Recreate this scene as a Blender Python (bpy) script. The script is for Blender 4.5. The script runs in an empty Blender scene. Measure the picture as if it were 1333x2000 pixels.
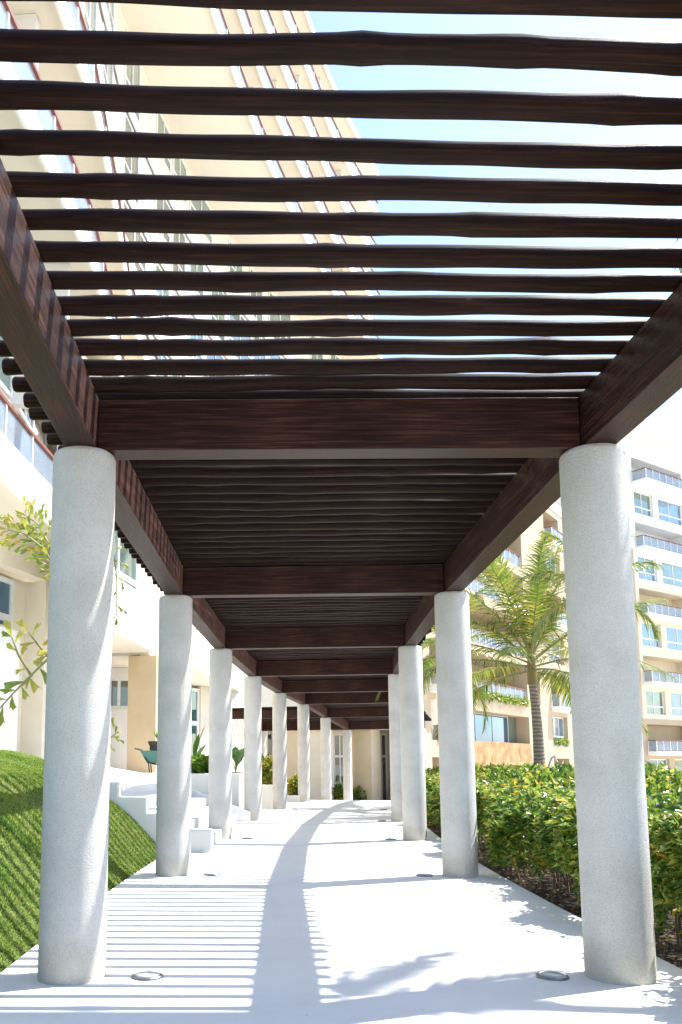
import bpy, math, random
import numpy as np
from mathutils import Vector, Matrix
random.seed(7); RNG = np.random.default_rng(11)
C = bpy.context.scene.collection
sc = bpy.context.scene
PI = math.pi

# ------------------------------------------------------------------ camera
cam_d = bpy.data.cameras.new('camera'); cam = bpy.data.objects.new('camera', cam_d); C.objects.link(cam)
sc.camera = cam
EYE = 1.2868
cam.location = (0, 0, EYE)
cam.rotation_euler = (PI/2 + .129, 0, 0)
cam.rotation_euler = (Matrix.Rotation(PI/2 + .129, 3, 'X') @ Matrix.Rotation(-.0022, 3, 'Z')).to_euler()
cam_d.sensor_fit = 'VERTICAL'; cam_d.sensor_height = 36.0; cam_d.sensor_width = 24.0
cam_d.lens = 1650/2000*36
cam_d.shift_x = (666.5-502.5)/2000; cam_d.shift_y = (1277.2-1000)/2000
cam_d.clip_start = .05; cam_d.clip_end = 3000

# ------------------------------------------------------------------ light
SUNV = Vector((.59, .242, 1.0)).normalized()
w = bpy.data.worlds.new('World'); sc.world = w; w.use_nodes = True
nt = w.node_tree; nt.nodes.clear()
sky = nt.nodes.new('ShaderNodeTexSky'); sky.sky_type = 'NISHITA'; sky.sun_disc = False
sky.sun_elevation = math.asin(SUNV.z); sky.sun_rotation = math.atan2(SUNV.x, SUNV.y)
sky.air_density = 1.0; sky.dust_density = .9; sky.ozone_density = 1.0
bg = nt.nodes.new('ShaderNodeBackground'); bg.inputs[1].default_value = .15
wo = nt.nodes.new('ShaderNodeOutputWorld')
nt.links.new(sky.outputs[0], bg.inputs[0]); nt.links.new(bg.outputs[0], wo.inputs[0])
sd = bpy.data.lights.new('sun', 'SUN'); sd.energy = 4.6; sd.angle = math.radians(.53); sd.color = (1, .965, .91)
so = bpy.data.objects.new('sun', sd); C.objects.link(so); so.rotation_euler = SUNV.to_track_quat('Z', 'Y').to_euler()
so.location = (20, 10, 60)
sc.view_settings.view_transform = 'Standard'; sc.view_settings.look = 'None'
sc.view_settings.exposure = 1.34; sc.view_settings.gamma = 1

# ------------------------------------------------------------------ materials
def newmat(name):
    m = bpy.data.materials.new(name); m.use_nodes = True
    t = m.node_tree; b = t.nodes['Principled BSDF']; return m, t, b
def nd(t, k, **kw):
    n = t.nodes.new(k)
    for a, v in kw.items(): setattr(n, a, v)
    return n
def ramp(t, src, stops):
    r = nd(t, 'ShaderNodeValToRGB'); e = r.color_ramp.elements
    while len(e) < len(stops): e.new(.5)
    for i, (p, c) in enumerate(stops): e[i].position = p; e[i].color = (*c, 1)
    t.links.new(src, r.inputs[0]); return r.outputs[0]
def noise(t, vec, scale, detail=4, rough=.55):
    n = nd(t, 'ShaderNodeTexNoise'); n.inputs['Scale'].default_value = scale; n.inputs['Detail'].default_value = detail
    n.inputs['Roughness'].default_value = rough
    if vec: t.links.new(vec, n.inputs['Vector'])
    return n.outputs['Fac']
def objco(t, sx=1, sy=1, sz=1):
    c = nd(t, 'ShaderNodeTexCoord'); mp = nd(t, 'ShaderNodeMapping'); mp.inputs['Scale'].default_value = (sx, sy, sz)
    t.links.new(c.outputs['Object'], mp.inputs[0]); return mp.outputs[0]
def bump(t, b, h, strength, dist):
    n = nd(t, 'ShaderNodeBump'); n.inputs['Strength'].default_value = strength; n.inputs['Distance'].default_value = dist
    t.links.new(h, n.inputs['Height']); t.links.new(n.outputs[0], b.inputs['Normal'])
def plaster(name, c, var=.06, rough=.85, bs=60, bd=.004, bstr=.5):
    m, t, b = newmat(name); v = objco(t)
    lo = tuple(max(0, x*(1-var*1.6)) for x in c); hi = tuple(min(1, x*(1+var*.6)) for x in c)
    n1 = noise(t, v, 1.3, 6, .65)
    t.links.new(ramp(t, n1, [(.25, lo), (.6, c), (.85, hi)]), b.inputs['Base Color'])
    b.inputs['Roughness'].default_value = rough
    bump(t, b, noise(t, v, bs, 5, .6), bstr, bd); return m
M = {}
# rough cast stone of the columns: grainy, small dark pits, stained foot
m, t, b = newmat('cast_stone'); v = objco(t)
n1 = noise(t, v, 2.2, 6, .65); base = ramp(t, n1, [(.3, (.58, .555, .515)), (.55, (.67, .65, .615)), (.8, (.72, .70, .67))])
vo = nd(t, 'ShaderNodeTexVoronoi'); vo.inputs['Scale'].default_value = 21; t.links.new(v, vo.inputs['Vector'])
pit = ramp(t, vo.outputs['Distance'], [(0, (.25, .25, .25)), (.045, (.45, .45, .45)), (.07, (1, 1, 1))])
gr = ramp(t, noise(t, v, 150, 2, .7), [(.3, (.66, .66, .66)), (.52, (1, 1, 1))])
mx = nd(t, 'ShaderNodeMix', data_type='RGBA', blend_type='MULTIPLY'); mx.inputs[0].default_value = .75
t.links.new(base, mx.inputs[6]); t.links.new(pit, mx.inputs[7])
mx2 = nd(t, 'ShaderNodeMix', data_type='RGBA', blend_type='MULTIPLY'); mx2.inputs[0].default_value = .8
t.links.new(mx.outputs[2], mx2.inputs[6]); t.links.new(gr, mx2.inputs[7])
sp = nd(t, 'ShaderNodeSeparateXYZ'); t.links.new(v, sp.inputs[0])
ad = nd(t, 'ShaderNodeMath', operation='MULTIPLY_ADD'); t.links.new(noise(t, v, 6, 5, .7), ad.inputs[0]); ad.inputs[1].default_value = -.32; t.links.new(sp.outputs[2], ad.inputs[2])
st = ramp(t, ad.outputs[0], [(0, (.88, .86, .81)), (.1, (1, 1, 1))])
mx3 = nd(t, 'ShaderNodeMix', data_type='RGBA', blend_type='MULTIPLY'); mx3.inputs[0].default_value = 1
t.links.new(mx2.outputs[2], mx3.inputs[6]); t.links.new(st, mx3.inputs[7])
t.links.new(mx3.outputs[2], b.inputs['Base Color']); b.inputs['Roughness'].default_value = .9
bump(t, b, noise(t, objco(t, 1, 1, 1.7), 70, 4, .7), 1.0, .009); M['stone'] = m
# walkway
m, t, b = newmat('pale_concrete'); v = objco(t)
c1 = ramp(t, noise(t, v, .9, 8, .7), [(.3, (.66, .655, .64)), (.6, (.74, .735, .72))])
c2 = ramp(t, noise(t, v, 190, 2, .8), [(.32, (.72, .72, .72)), (.5, (1, 1, 1))])
mx = nd(t, 'ShaderNodeMix', data_type='RGBA', blend_type='MULTIPLY'); mx.inputs[0].default_value = .7
t.links.new(c1, mx.inputs[6]); t.links.new(c2, mx.inputs[7])
vo = nd(t, 'ShaderNodeTexVoronoi'); vo.inputs['Scale'].default_value = 3.4; t.links.new(v, vo.inputs['Vector'])
pit = ramp(t, vo.outputs['Distance'], [(0, (.3, .3, .3)), (.018, (.5, .5, .5)), (.03, (1, 1, 1))])
mx2 = nd(t, 'ShaderNodeMix', data_type='RGBA', blend_type='MULTIPLY'); mx2.inputs[0].default_value = .8
t.links.new(mx.outputs[2], mx2.inputs[6]); t.links.new(pit, mx2.inputs[7])
t.links.new(mx2.outputs[2], b.inputs['Base Color']); b.inputs['Roughness'].default_value = .8
bump(t, b, noise(t, v, 160, 3, .7), .35, .003); M['path'] = m
def wood(name, dark, mid, light, rough=.42, bd=.004, spec=.5):
    m, t, b = newmat(name); v = objco(t, 1.3, 46, 46)
    n1 = noise(t, v, 1.6, 7, .62); n2 = noise(t, objco(t, 1, 1, 1), 1.4, 4, .6)
    col = ramp(t, n1, [(.28, dark), (.5, mid), (.72, light)])
    tone = ramp(t, n2, [(.3, (.65, .65, .65)), (.7, (1.15, 1.1, 1.05))])
    mx = nd(t, 'ShaderNodeMix', data_type='RGBA', blend_type='MULTIPLY'); mx.inputs[0].default_value = 1
    t.links.new(col, mx.inputs[6]); t.links.new(tone, mx.inputs[7]); t.links.new(mx.outputs[2], b.inputs['Base Color'])
    r = ramp(t, n1, [(.3, (rough-.08,)*3), (.8, (rough+.2,)*3)]); t.links.new(r, b.inputs['Roughness'])
    bump(t, b, noise(t, objco(t, 2.5, 60, 60), 1.8, 5, .6), .7, bd); b.inputs['Specular IOR Level'].default_value = spec; return m
M['beam'] = wood('stained_beam_wood', (.011, .005, .0035), (.032, .012, .008), (.11, .043, .028), .42, .004, .2)
M['pole'] = wood('stained_pole_wood', (.007, .003, .0022), (.017, .0072, .0048), (.048, .021, .013), .4, .003, .09)
M['cream'] = plaster('cream_render', (.72, .62, .46)); M['cream2'] = plaster('pale_cream_render', (.78, .71, .57))
M['white'] = plaster('white_render', (.78, .765, .73), .04); M['tan'] = plaster('tan_render', (.70, .54, .34))
M['soffit'] = plaster('soffit_render', (.78, .72, .60), .03); M['white2'] = plaster('bright_white_render', (.80, .79, .765), .03)
M['sandy'] = plaster('sand_render', (.46, .36, .25), .05)
def simple(name, c, rough=.5, metal=0, spec=.5):
    m, t, b = newmat(name); v = objco(t)
    t.links.new(ramp(t, noise(t, v, 9, 4), [(.3, tuple(x*.88 for x in c)), (.7, c)]), b.inputs['Base Color'])
    b.inputs['Roughness'].default_value = rough; b.inputs['Metallic'].default_value = metal
    b.inputs['Specular IOR Level'].default_value = spec; return m
M['frame'] = simple('white_frame', (.78, .78, .77), .4); M['rail'] = simple('red_brown_rail', (.22, .075, .045), .45)
M['metal'] = simple('brushed_metal', (.26, .26, .28), .35, .85); M['dark'] = simple('dark_rubber_and_room_shade', (.03, .03, .03), .7)  # dark colour also stands in for room shade behind the hotel windows
M['teal'] = simple('faded_green_paint', (.09, .25, .21), .5); M['pot'] = simple('dark_nursery_pot', (.05, .045, .04), .8)
M['canvas'] = simple('grey_canvas', (.42, .39, .35), .8)
def glass(name, c, rough=.04, spec=1.0, coat=1.0, var=None):
    m, t, b = newmat(name); v = objco(t)
    hi = var or tuple(x*1.7 for x in c)
    t.links.new(ramp(t, noise(t, v, .7, 2), [(.35, c), (.65, hi)]), b.inputs['Base Color'])
    b.inputs['Roughness'].default_value = rough; b.inputs['IOR'].default_value = 1.9
    b.inputs['Coat Weight'].default_value = coat; b.inputs['Coat Roughness'].default_value = .02
    bump(t, b, noise(t, v, .8, 1), .05, .02); return m
M['glass'] = glass('green_window_glass', (.035, .10, .085), var=(.09, .19, .15))
M['glass_dark'] = glass('dark_window_glass', (.015, .022, .02), var=(.05, .07, .055))
M['glass_blue'] = glass('blue_window_glass', (.04, .12, .20), var=(.08, .21, .31))
m, t, b = newmat('sky_reflecting_glass'); b.inputs['Metallic'].default_value = .75; b.inputs['Roughness'].default_value = .02; b.inputs['Base Color'].default_value = (.22, .36, .50, 1)
t.links.new(ramp(t, noise(t, objco(t), .5, 2), [(.3, (.09, .19, .34)), (.7, (.14, .26, .42))]), b.inputs['Base Color']); M['lounge'] = m
m, t, b = newmat('balustrade_glass'); b.inputs['Base Color'].default_value = (.62, .74, .82, 1)
b.inputs['Roughness'].default_value = .05; b.inputs['IOR'].default_value = 1.5; b.inputs['Alpha'].default_value = .55
t.links.new(ramp(t, noise(t, objco(t), .6, 2), [(.3, (.24, .31, .40)), (.7, (.32, .39, .47))]), b.inputs['Base Color']); b.inputs['Alpha'].default_value = .5; M['bglass'] = m
m, t, b = newmat('stone_cladding'); v = objco(t)
br = nd(t, 'ShaderNodeTexBrick'); br.inputs['Scale'].default_value = 1; br.inputs['Brick Width'].default_value = .9; br.inputs['Row Height'].default_value = .45
br.inputs['Mortar Size'].default_value = .008; br.inputs['Color1'].default_value = (.36, .19, .075, 1); br.inputs['Color2'].default_value = (.48, .31, .14, 1); br.inputs['Mortar'].default_value = (.35, .24, .14, 1)
cmb = nd(t, 'ShaderNodeCombineXYZ'); s2 = nd(t, 'ShaderNodeSeparateXYZ'); t.links.new(v, s2.inputs[0])
hy = nd(t, 'ShaderNodeMath', operation='ADD'); t.links.new(s2.outputs[0], hy.inputs[0]); t.links.new(s2.outputs[1], hy.inputs[1])
t.links.new(hy.outputs[0], cmb.inputs[0]); t.links.new(s2.outputs[2], cmb.inputs[1]); t.links.new(cmb.outputs[0], br.inputs['Vector'])
mx = nd(t, 'ShaderNodeMix', data_type='RGBA', blend_type='MULTIPLY'); mx.inputs[0].default_value = .8
t.links.new(br.outputs[0], mx.inputs[6]); t.links.new(ramp(t, noise(t, v, 2.5, 5), [(.35, (.62, .55, .5)), (.65, (1, 1, 1))]), mx.inputs[7])
t.links.new(mx.outputs[2], b.inputs['Base Color']); b.inputs['Roughness'].default_value = .8; M['clad'] = m
def leafmat(name, stops, trans=.35, rough=.38):
    m, t, b = newmat(name); g = nd(t, 'ShaderNodeNewGeometry')
    mxn = nd(t, 'ShaderNodeMath', operation='ADD'); t.links.new(g.outputs['Random Per Island'], mxn.inputs[0])
    nn = nd(t, 'ShaderNodeMath', operation='MULTIPLY_ADD'); t.links.new(noise(t, objco(t), 1.7, 3), nn.inputs[0]); nn.inputs[1].default_value = .9; nn.inputs[2].default_value = -.45
    t.links.new(nn.outputs[0], mxn.inputs[1])
    col = ramp(t, mxn.outputs[0], stops); t.links.new(col, b.inputs['Base Color']); b.inputs['Roughness'].default_value = rough
    tr = nd(t, 'ShaderNodeBsdfTranslucent'); t.links.new(col, tr.inputs[0]); ms = nd(t, 'ShaderNodeMixShader'); ms.inputs[0].default_value = trans
    o = t.nodes['Material Output']; t.links.new(b.outputs[0], ms.inputs[1]); t.links.new(tr.outputs[0], ms.inputs[2]); t.links.new(ms.outputs[0], o.inputs[0]); return m
M['hedge'] = leafmat('hedge_leaves', [(0, (.035, .09, .015)), (.28, (.09, .19, .028)), (.58, (.20, .31, .04)), (.82, (.38, .42, .07)), (.96, (.50, .48, .09)), (1, (.62, .40, .05))], .42, .3)
M['palm'] = leafmat('palm_leaflets', [(0, (.07, .13, .02)), (.4, (.15, .23, .035)), (.75, (.29, .32, .055)), (1, (.48, .36, .07))], .35, .35)
M['fish'] = leafmat('yellow_green_leaflets', [(0, (.18, .27, .04)), (.35, (.34, .40, .06)), (.7, (.52, .47, .09)), (1, (.58, .38, .07))], .4, .45)
M['bright'] = leafmat('bright_green_leaves', [(0, (.08, .20, .02)), (.5, (.17, .33, .04)), (1, (.30, .42, .06))], .4, .4)
M['banana'] = leafmat('dark_green_leaves', [(0, (.03, .09, .02)), (1, (.07, .17, .03))], .3, .35)
M['grass'] = leafmat('lawn_blades', [(0, (.09, .17, .02)), (.4, (.18, .32, .035)), (.75, (.32, .44, .07)), (1, (.58, .52, .20))], .45, .5)
M['turf'] = plaster('turf_soil', (.10, .14, .03), .4, .95, 40, .02)
M['soil'] = plaster('dark_mulch', (.055, .035, .022), .5, .95, 35, .03, 1)
M['ground'] = plaster('pool_deck_paving', (.60, .57, .51), .12)
m, t, b = newmat('palm_bark'); v = objco(t, 1, 1, 1)
wv = nd(t, 'ShaderNodeTexWave'); wv.wave_type = 'BANDS'; wv.bands_direction = 'Z'; wv.inputs['Scale'].default_value = 3.2; wv.inputs['Distortion'].default_value = 4; wv.inputs['Detail'].default_value = 3; t.links.new(v, wv.inputs['Vector'])
t.links.new(ramp(t, wv.outputs['Fac'], [(.0, (.15, .12, .095)), (.25, (.25, .21, .165)), (.9, (.33, .29, .24))]), b.inputs['Base Color']); b.inputs['Roughness'].default_value = .9
bump(t, b, wv.outputs['Fac'], .6, .02); M['bark'] = m
M['crown'] = simple('olive_leaf_sheath', (.26, .20, .07), .6); M['stem'] = simple('brown_stem', (.16, .10, .06), .8); M['rachis'] = simple('pale_green_rib', (.30, .30, .12), .5)

# ------------------------------------------------------------------ mesh helpers
class MB:
    def __init__(s): s.v = []; s.f = []; s.sm = []
    def add(s, vs, fs, smooth=False):
        o = len(s.v); s.v += [tuple(p) for p in vs]; s.f += [tuple(i+o for i in f) for f in fs]; s.sm += [smooth]*len(fs); return s
    def prism(s, pts, z0, z1):          # pts: plan outline, counter-clockwise
        n = len(pts); a = sum(pts[i][0]*pts[(i+1) % n][1]-pts[(i+1) % n][0]*pts[i][1] for i in range(n))
        if a < 0: pts = pts[::-1]
        zz0 = z0 if hasattr(z0, '__len__') else [z0]*n; zz1 = z1 if hasattr(z1, '__len__') else [z1]*n
        if a < 0 and hasattr(z0, '__len__'): zz0 = zz0[::-1]
        if a < 0 and hasattr(z1, '__len__'): zz1 = zz1[::-1]
        vs = [(p[0], p[1], z) for p, z in zip(pts, zz0)]+[(p[0], p[1], z) for p, z in zip(pts, zz1)]
        s.add(vs, [tuple(range(n))[::-1], tuple(range(n, 2*n))]+[(i, (i+1) % n, (i+1) % n+n, i+n) for i in range(n)]); return s
    def box(s, x0, x1, y0, y1, z0, z1): return s.prism([(x0, y0), (x1, y0), (x1, y1), (x0, y1)], z0, z1)
    def tube(s, pts, rad, n=8, cap=True, smooth=True):
        pts = [Vector(p) for p in pts]; m = len(pts); rad = rad if hasattr(rad, '__len__') else [rad]*m
        vs = []; up = Vector((0, 0, 1)); prev = None
        for i, p in enumerate(pts):
            d = (pts[min(i+1, m-1)]-pts[max(i-1, 0)]).normalized()
            if prev is None:
                a = d.cross(up); a = a if a.length > .05 else d.cross(Vector((1, 0, 0)))
            else: a = prev-d*prev.dot(d)
            a.normalize(); prev = a; b2 = d.cross(a)
            for k in range(n):
                th = 2*PI*k/n; vs.append(p+(a*math.cos(th)+b2*math.sin(th))*rad[i])
        fs = [(i*n+k, i*n+(k+1) % n, (i+1)*n+(k+1) % n, (i+1)*n+k) for i in range(m-1) for k in range(n)]
        s.add(vs, fs, smooth)
        if cap: s.add(vs[:n], [tuple(range(n))[::-1]]); s.add(vs[-n:], [tuple(range(n))])
        return s
    def lathe(s, prof, n=40, cx=0, cy=0, smooth=True):
        vs = [(cx+r*math.cos(2*PI*k/n), cy+r*math.sin(2*PI*k/n), z) for r, z in prof for k in range(n)]
        s.add(vs, [(i*n+k, i*n+(k+1) % n, (i+1)*n+(k+1) % n, (i+1)*n+k) for i in range(len(prof)-1) for k in range(n)], smooth)
        s.add(vs[:n], [tuple(range(n))[::-1]]); s.add(vs[-n:], [tuple(range(n))]); return s
    def mesh(s, name):
        me = bpy.data.meshes.new(name); me.from_pydata(s.v, [], s.f); me.polygons.foreach_set('use_smooth', s.sm); me.update(); return me
    def build(s, name, mat, parent=None, bevel=0):
        o = bpy.data.objects.new(name, s.mesh(name)); C.objects.link(o); o.data.materials.append(mat)
        if parent: o.parent = parent
        if bevel:
            bv = o.modifiers.new('bevel', 'BEVEL'); bv.width = bevel; bv.segments = 2; bv.limit_method = 'ANGLE'
        return o
def tag(o, label=None, cat=None, group=None, kind=None):
    if label: o['label'] = label
    if cat: o['category'] = cat
    if group: o['group'] = group
    if kind: o['kind'] = kind
    return o
def thing(name, label, cat, loc=(0, 0, 0), group=None):
    o = bpy.data.objects.new(name, None); C.objects.link(o); o.location = loc; o.empty_display_size = .2
    return tag(o, label, cat, group)
def childloc(o, parent):      # o is built in world coordinates; keep it there under a moved parent
    o.parent = parent; o.matrix_parent_inverse = Matrix.Translation(parent.location).inverted(); return o
def rawmesh(name, V, F, mat, parent=None, smooth=False):   # numpy arrays, F (n,k)
    me = bpy.data.meshes.new(name); k = F.shape[1]
    me.vertices.add(len(V)); me.vertices.foreach_set('co', V.astype(np.float32).ravel())
    me.loops.add(F.size); me.loops.foreach_set('vertex_index', F.astype(np.int32).ravel())
    me.polygons.add(len(F)); me.polygons.foreach_set('loop_start', np.arange(0, F.size, k, dtype=np.int32))
    me.polygons.foreach_set('use_smooth', np.full(len(F), smooth)); me.update(calc_edges=True)
    o = bpy.data.objects.new(name, me); C.objects.link(o); me.materials.append(mat)
    if parent: childloc(o, parent)
    return o
def leaves(name, P, D, L, W, mat, parent=None, fold=.25, curl=.25):
    # pointed folded leaves: base P, direction D, length L, width W
    n = len(P); D = D/np.linalg.norm(D, axis=1, keepdims=True)
    R = RNG.normal(size=(n, 3)); S = np.cross(D, R*.5+np.array([0, 0, 1.0])); S /= np.linalg.norm(S, axis=1, keepdims=True)+1e-9
    N = np.cross(S, D); L = L[:, None]; W = W[:, None]
    b = P; m1 = P+D*L*.45+S*W*.5+N*W*fold; m2 = P+D*L*.45-S*W*.5+N*W*fold; c = P+D*L*.5-N*W*0; tip = P+D*L-N*L*curl
    V = np.stack([b, m1, c, m2, tip], 1).reshape(-1, 3); i = np.arange(n)[:, None]*5
    F = np.concatenate([i+np.array([[0, 2, 1]]), i+np.array([[1, 2, 4]]), i+np.array([[0, 3, 2]]), i+np.array([[3, 4, 2]])], 0)
    return rawmesh(name, V, F, mat, parent)

# ------------------------------------------------------------------ walkway arc
X0, Y0, TH, DTH, BAY, WID = .5317, 5.3387, .0088, .0421, 4.7119, 3.3279
HALF = WID/2; HC = 3.3; BD = .355; RAD = BAY/DTH
def arc(s, off=0, z=0):
    t = TH+DTH*s; x = X0+RAD*(math.cos(TH)-math.cos(t)); y = Y0+RAD*(math.sin(t)-math.sin(TH))
    return Vector((x+off*math.cos(t), y-off*math.sin(t), z))
def hd(s): return TH+DTH*s
def gz(s): return 0 if s < 5.3 else -(s-5.3)*.3
def nodez(s):
    a = math.floor(s); f = s-a; return gz(a)*(1-f)+gz(a+1)*f

# ground sheet
ys = [-400, -40, 0, 25, 30.6, 34, 40, 50, 60, 90, 600]; xs = [-600, -60, -20, 0, 20, 60, 600]
def gzz(y): return -.10 if y < 30 else max(-1.4, -.10-(y-30)*.055)
V = [(x, y, gzz(y)) for y in ys for x in xs]; nx = len(xs)
g = MB().add(V, [(j*nx+i, j*nx+i+1, (j+1)*nx+i+1, (j+1)*nx+i) for j in range(len(ys)-1) for i in range(nx-1)])
tag(g.build('ground', M['ground']), kind='structure')
# path slab with thickness
pm = MB(); SS = [-2+i*.1 for i in range(108)]
def strip(mb, ss, o0, o1, ztop, th):
    n = len(ss); vs = []
    for s in ss:
        a = arc(s, o0); c = arc(s, o1); z = ztop(s)
        vs += [(a.x, a.y, z-th), (a.x, a.y, z), (c.x, c.y, z), (c.x, c.y, z-th)]
    fs = []
    for i in range(n-1):
        p = i*4; q = p+4
        fs += [(p, q, q+1, p+1), (p+1, q+1, q+2, p+2), (p+2, q+2, q+3, p+3)]
    fs += [(0, 1, 2, 3), (4*n-1, 4*n-2, 4*n-3, 4*n-4)]
    mb.add(vs, fs); return mb
tag(strip(pm, SS, -2.13, 2.13, gz, .3).build('path', M['path']), kind='structure')
tag(strip(MB(), SS, 2.12, 7.2, lambda s: gz(s)-.07, .1).build('planting_bed', M['soil']), kind='structure')

# ------------------------------------------------------------------ pergola
pg = thing('pergola', 'long curved walkway pergola of white round columns under dark brown beams and poles', 'pergola', arc(0))
colp = [(.203, 0), (.203, 1.1), (.203, 2.2), (.203, HC-.032), (.2025, HC-.03), (.194, HC-.009), (.185, HC-.001), (.18, HC)]
colmesh = None
def column(p):
    global colmesh
    if colmesh is None:
        o = MB().lathe(colp, 56).build('column', M['stone']); colmesh = o
        cv = o
    else: cv = colmesh.copy(); C.objects.link(cv)
    cv.location = p; cv.rotation_euler = (0, 0, random.uniform(0, 6)); childloc(cv, pg)
for i in range(-1, 8):
    for sgn in (-1, 1): column(arc(i, sgn*HALF, gz(i)))
AIS = [Vector((-2.09, 35.0, gz(6))), Vector((.22, 39.5, gz(7)))]
for p in AIS: column(p)
def beam(name, A, B, nA, nB, w, z0a, z0b, depth):
    # local x runs along the beam; ends mitred along the given cut directions
    A = Vector((A[0], A[1], 0)); B = Vector((B[0], B[1], 0)); d = (B-A); L = d.length; d.normalize(); n = Vector((d.y, -d.x, 0))
    def cut(nn, side):
        k = nn.dot(n); return side*w/2/k*nn
    vs = []
    for P, nn, z0 in ((A, nA, z0a), (B, nB, z0b)):
        for side in (-1, 1):
            q = P+cut(nn, side)-A; lx = q.dot(d); ly = q.dot(-n)
            vs += [(lx, ly, z0-z0a), (lx, ly, z0-z0a+depth)]
    mb = MB().add(vs, [(0, 2, 3, 1), (4, 5, 7, 6), (0, 1, 5, 4), (2, 6, 7, 3), (0, 4, 6, 2), (1, 3, 7, 5)])
    o = mb.build(name, M['beam'], bevel=.006); o.location = (A.x, A.y, z0a); o.rotation_euler = (0, 0, math.atan2(d.y, d.x))
    return childloc(o, pg)
def nrm(s): t = hd(s); return Vector((math.cos(t), -math.sin(t), 0))
for i in range(-1, 7):
    for sgn in (-1, 1):
        a, c = i, i+1
        beam('long_beam', arc(a, sgn*HALF), arc(c, sgn*HALF), nrm(a), nrm(c), .2, HC+gz(a), HC+gz(c), BD)
for sgn in (-1, 1): beam('long_beam', arc(-1.45, sgn*HALF), arc(-1, sgn*HALF), nrm(-1.45), nrm(-1), .2, HC, HC, BD)
for sgn in (-1, 1): beam('long_beam', arc(7, sgn*HALF), arc(7.12, sgn*HALF), nrm(7), nrm(7.12), .2, HC+gz(7), HC+gz(7), BD)
for i in range(-1, 8):
    t = hd(i); dv = Vector((math.sin(t), math.cos(t), 0))
    beam('cross_beam', arc(i, -HALF+.102), arc(i, HALF-.102), dv, dv, .187, HC+gz(i)+.003, HC+gz(i)+.003, BD-.012)
# side aisle beams near the far end
ad_ = (AIS[1]-AIS[0]); ad_.z = 0; an = Vector((ad_.y, -ad_.x, 0)).normalized()
beam('long_beam', AIS[0]-ad_*.04, AIS[1]+ad_*.06, an, an, .2, HC+gz(6), HC+gz(7), BD)
for i, k in ((6, 0), (7, 1)):
    q = arc(i, -HALF-.102); dd = (q-AIS[k]); dd.z = 0; dn = dd.normalized(); cutd = Vector((-dn.y, dn.x, 0))
    beam('cross_beam', AIS[k]+dn*.103, q, cutd, cutd, .187, HC+gz(i)+.003, HC+gz(i)+.003, BD-.012)
# round roof poles
def pole_mb(L, seed):
    r = random.Random(seed); n = max(14, int(L/.09)); ph = [r.uniform(0, 6) for _ in range(8)]
    pts = []; rad = []; r0 = r.uniform(.0435, .0505); tp = r.uniform(-.004, .004)
    knots = [(r.uniform(0, L), r.uniform(.003, .008)) for _ in range(3)]
    fr = [r.uniform(.5, 1.3), r.uniform(2.2, 4.2), r.uniform(5, 9), r.uniform(.6, 1.5), r.uniform(2.5, 4.8), r.uniform(6, 11), r.uniform(2, 4.5), r.uniform(7, 14)]
    am = [r.uniform(.3, 1.2) for _ in range(8)]
    for i in range(n+1):
        x = L*i/n; u = i/n
        y = .007*am[0]*math.sin(x*fr[0]+ph[0])+.004*am[1]*math.sin(x*fr[1]+ph[1])+.002*am[2]*math.sin(x*fr[2]+ph[2])
        z = .007*am[3]*math.sin(x*fr[3]+ph[3])+.004*am[4]*math.sin(x*fr[4]+ph[4])+.002*am[5]*math.sin(x*fr[5]+ph[5])
        q = r0+tp*(u-.5)+.0022*am[6]*math.sin(x*fr[6]+ph[6])+.0014*am[7]*math.sin(x*fr[7]+ph[7])
        for kx, ka in knots: q += ka*math.exp(-((x-kx)/.07)**2)
        pts.append((x, y, z)); rad.append(q)
    pts = [(0, pts[0][1], pts[0][2])]+[(.012, pts[0][1], pts[0][2])]+pts[1:-1]+[(L-.012, pts[-1][1], pts[-1][2]), (L, pts[-1][1], pts[-1][2])]
    rad = [rad[0]*.85, rad[0]]+rad[1:-1]+[rad[-1], rad[-1]*.85]
    return MB().tube(pts, rad, 12)
stuffp = MB(); cnt = 0
order = list(range(-28, 145))
for k in order:
    s = .004+.0492*k; a = arc(s, -HALF-.43-random.uniform(-.02, .02)); c = arc(s, HALF+.42+random.uniform(-.02, .02))
    if s < 0: c = c+Vector((math.sin(hd(s)), math.cos(hd(s)), 0))*.055*min(1, -3*s)
    if s > 5.93:
        f = (s-6); f = max(-.03, min(1.08, f)); q = AIS[0].lerp(AIS[1], f); dd = (q-c); dd.z = 0; a = q+dd.normalized()*.43
    z = HC+BD+.044+(gz(0) if s < 5 else nodez(min(s, 6.999)))
    d = (c-a); d.z = 0; L = d.length; mb = pole_mb(L, k*13+5); ang = math.atan2(d.y, d.x)
    if s >= -.62 and cnt < 100 and s <= 4.4:
        cnt += 1
        o = mb.build('roof_pole', M['pole']); o.location = (a.x, a.y, z); o.rotation_euler = (random.uniform(0, 6) * 0, 0, ang); childloc(o, pg)
    else:
        R = Matrix.Translation((a.x, a.y, z)) @ Matrix.Rotation(ang, 4, 'Z')
        stuffp.add([R @ Vector(v) for v in mb.v], mb.f, True)
o = stuffp.build('roof_poles', M['pole']); childloc(o, pg); o['kind'] = 'stuff'

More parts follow.
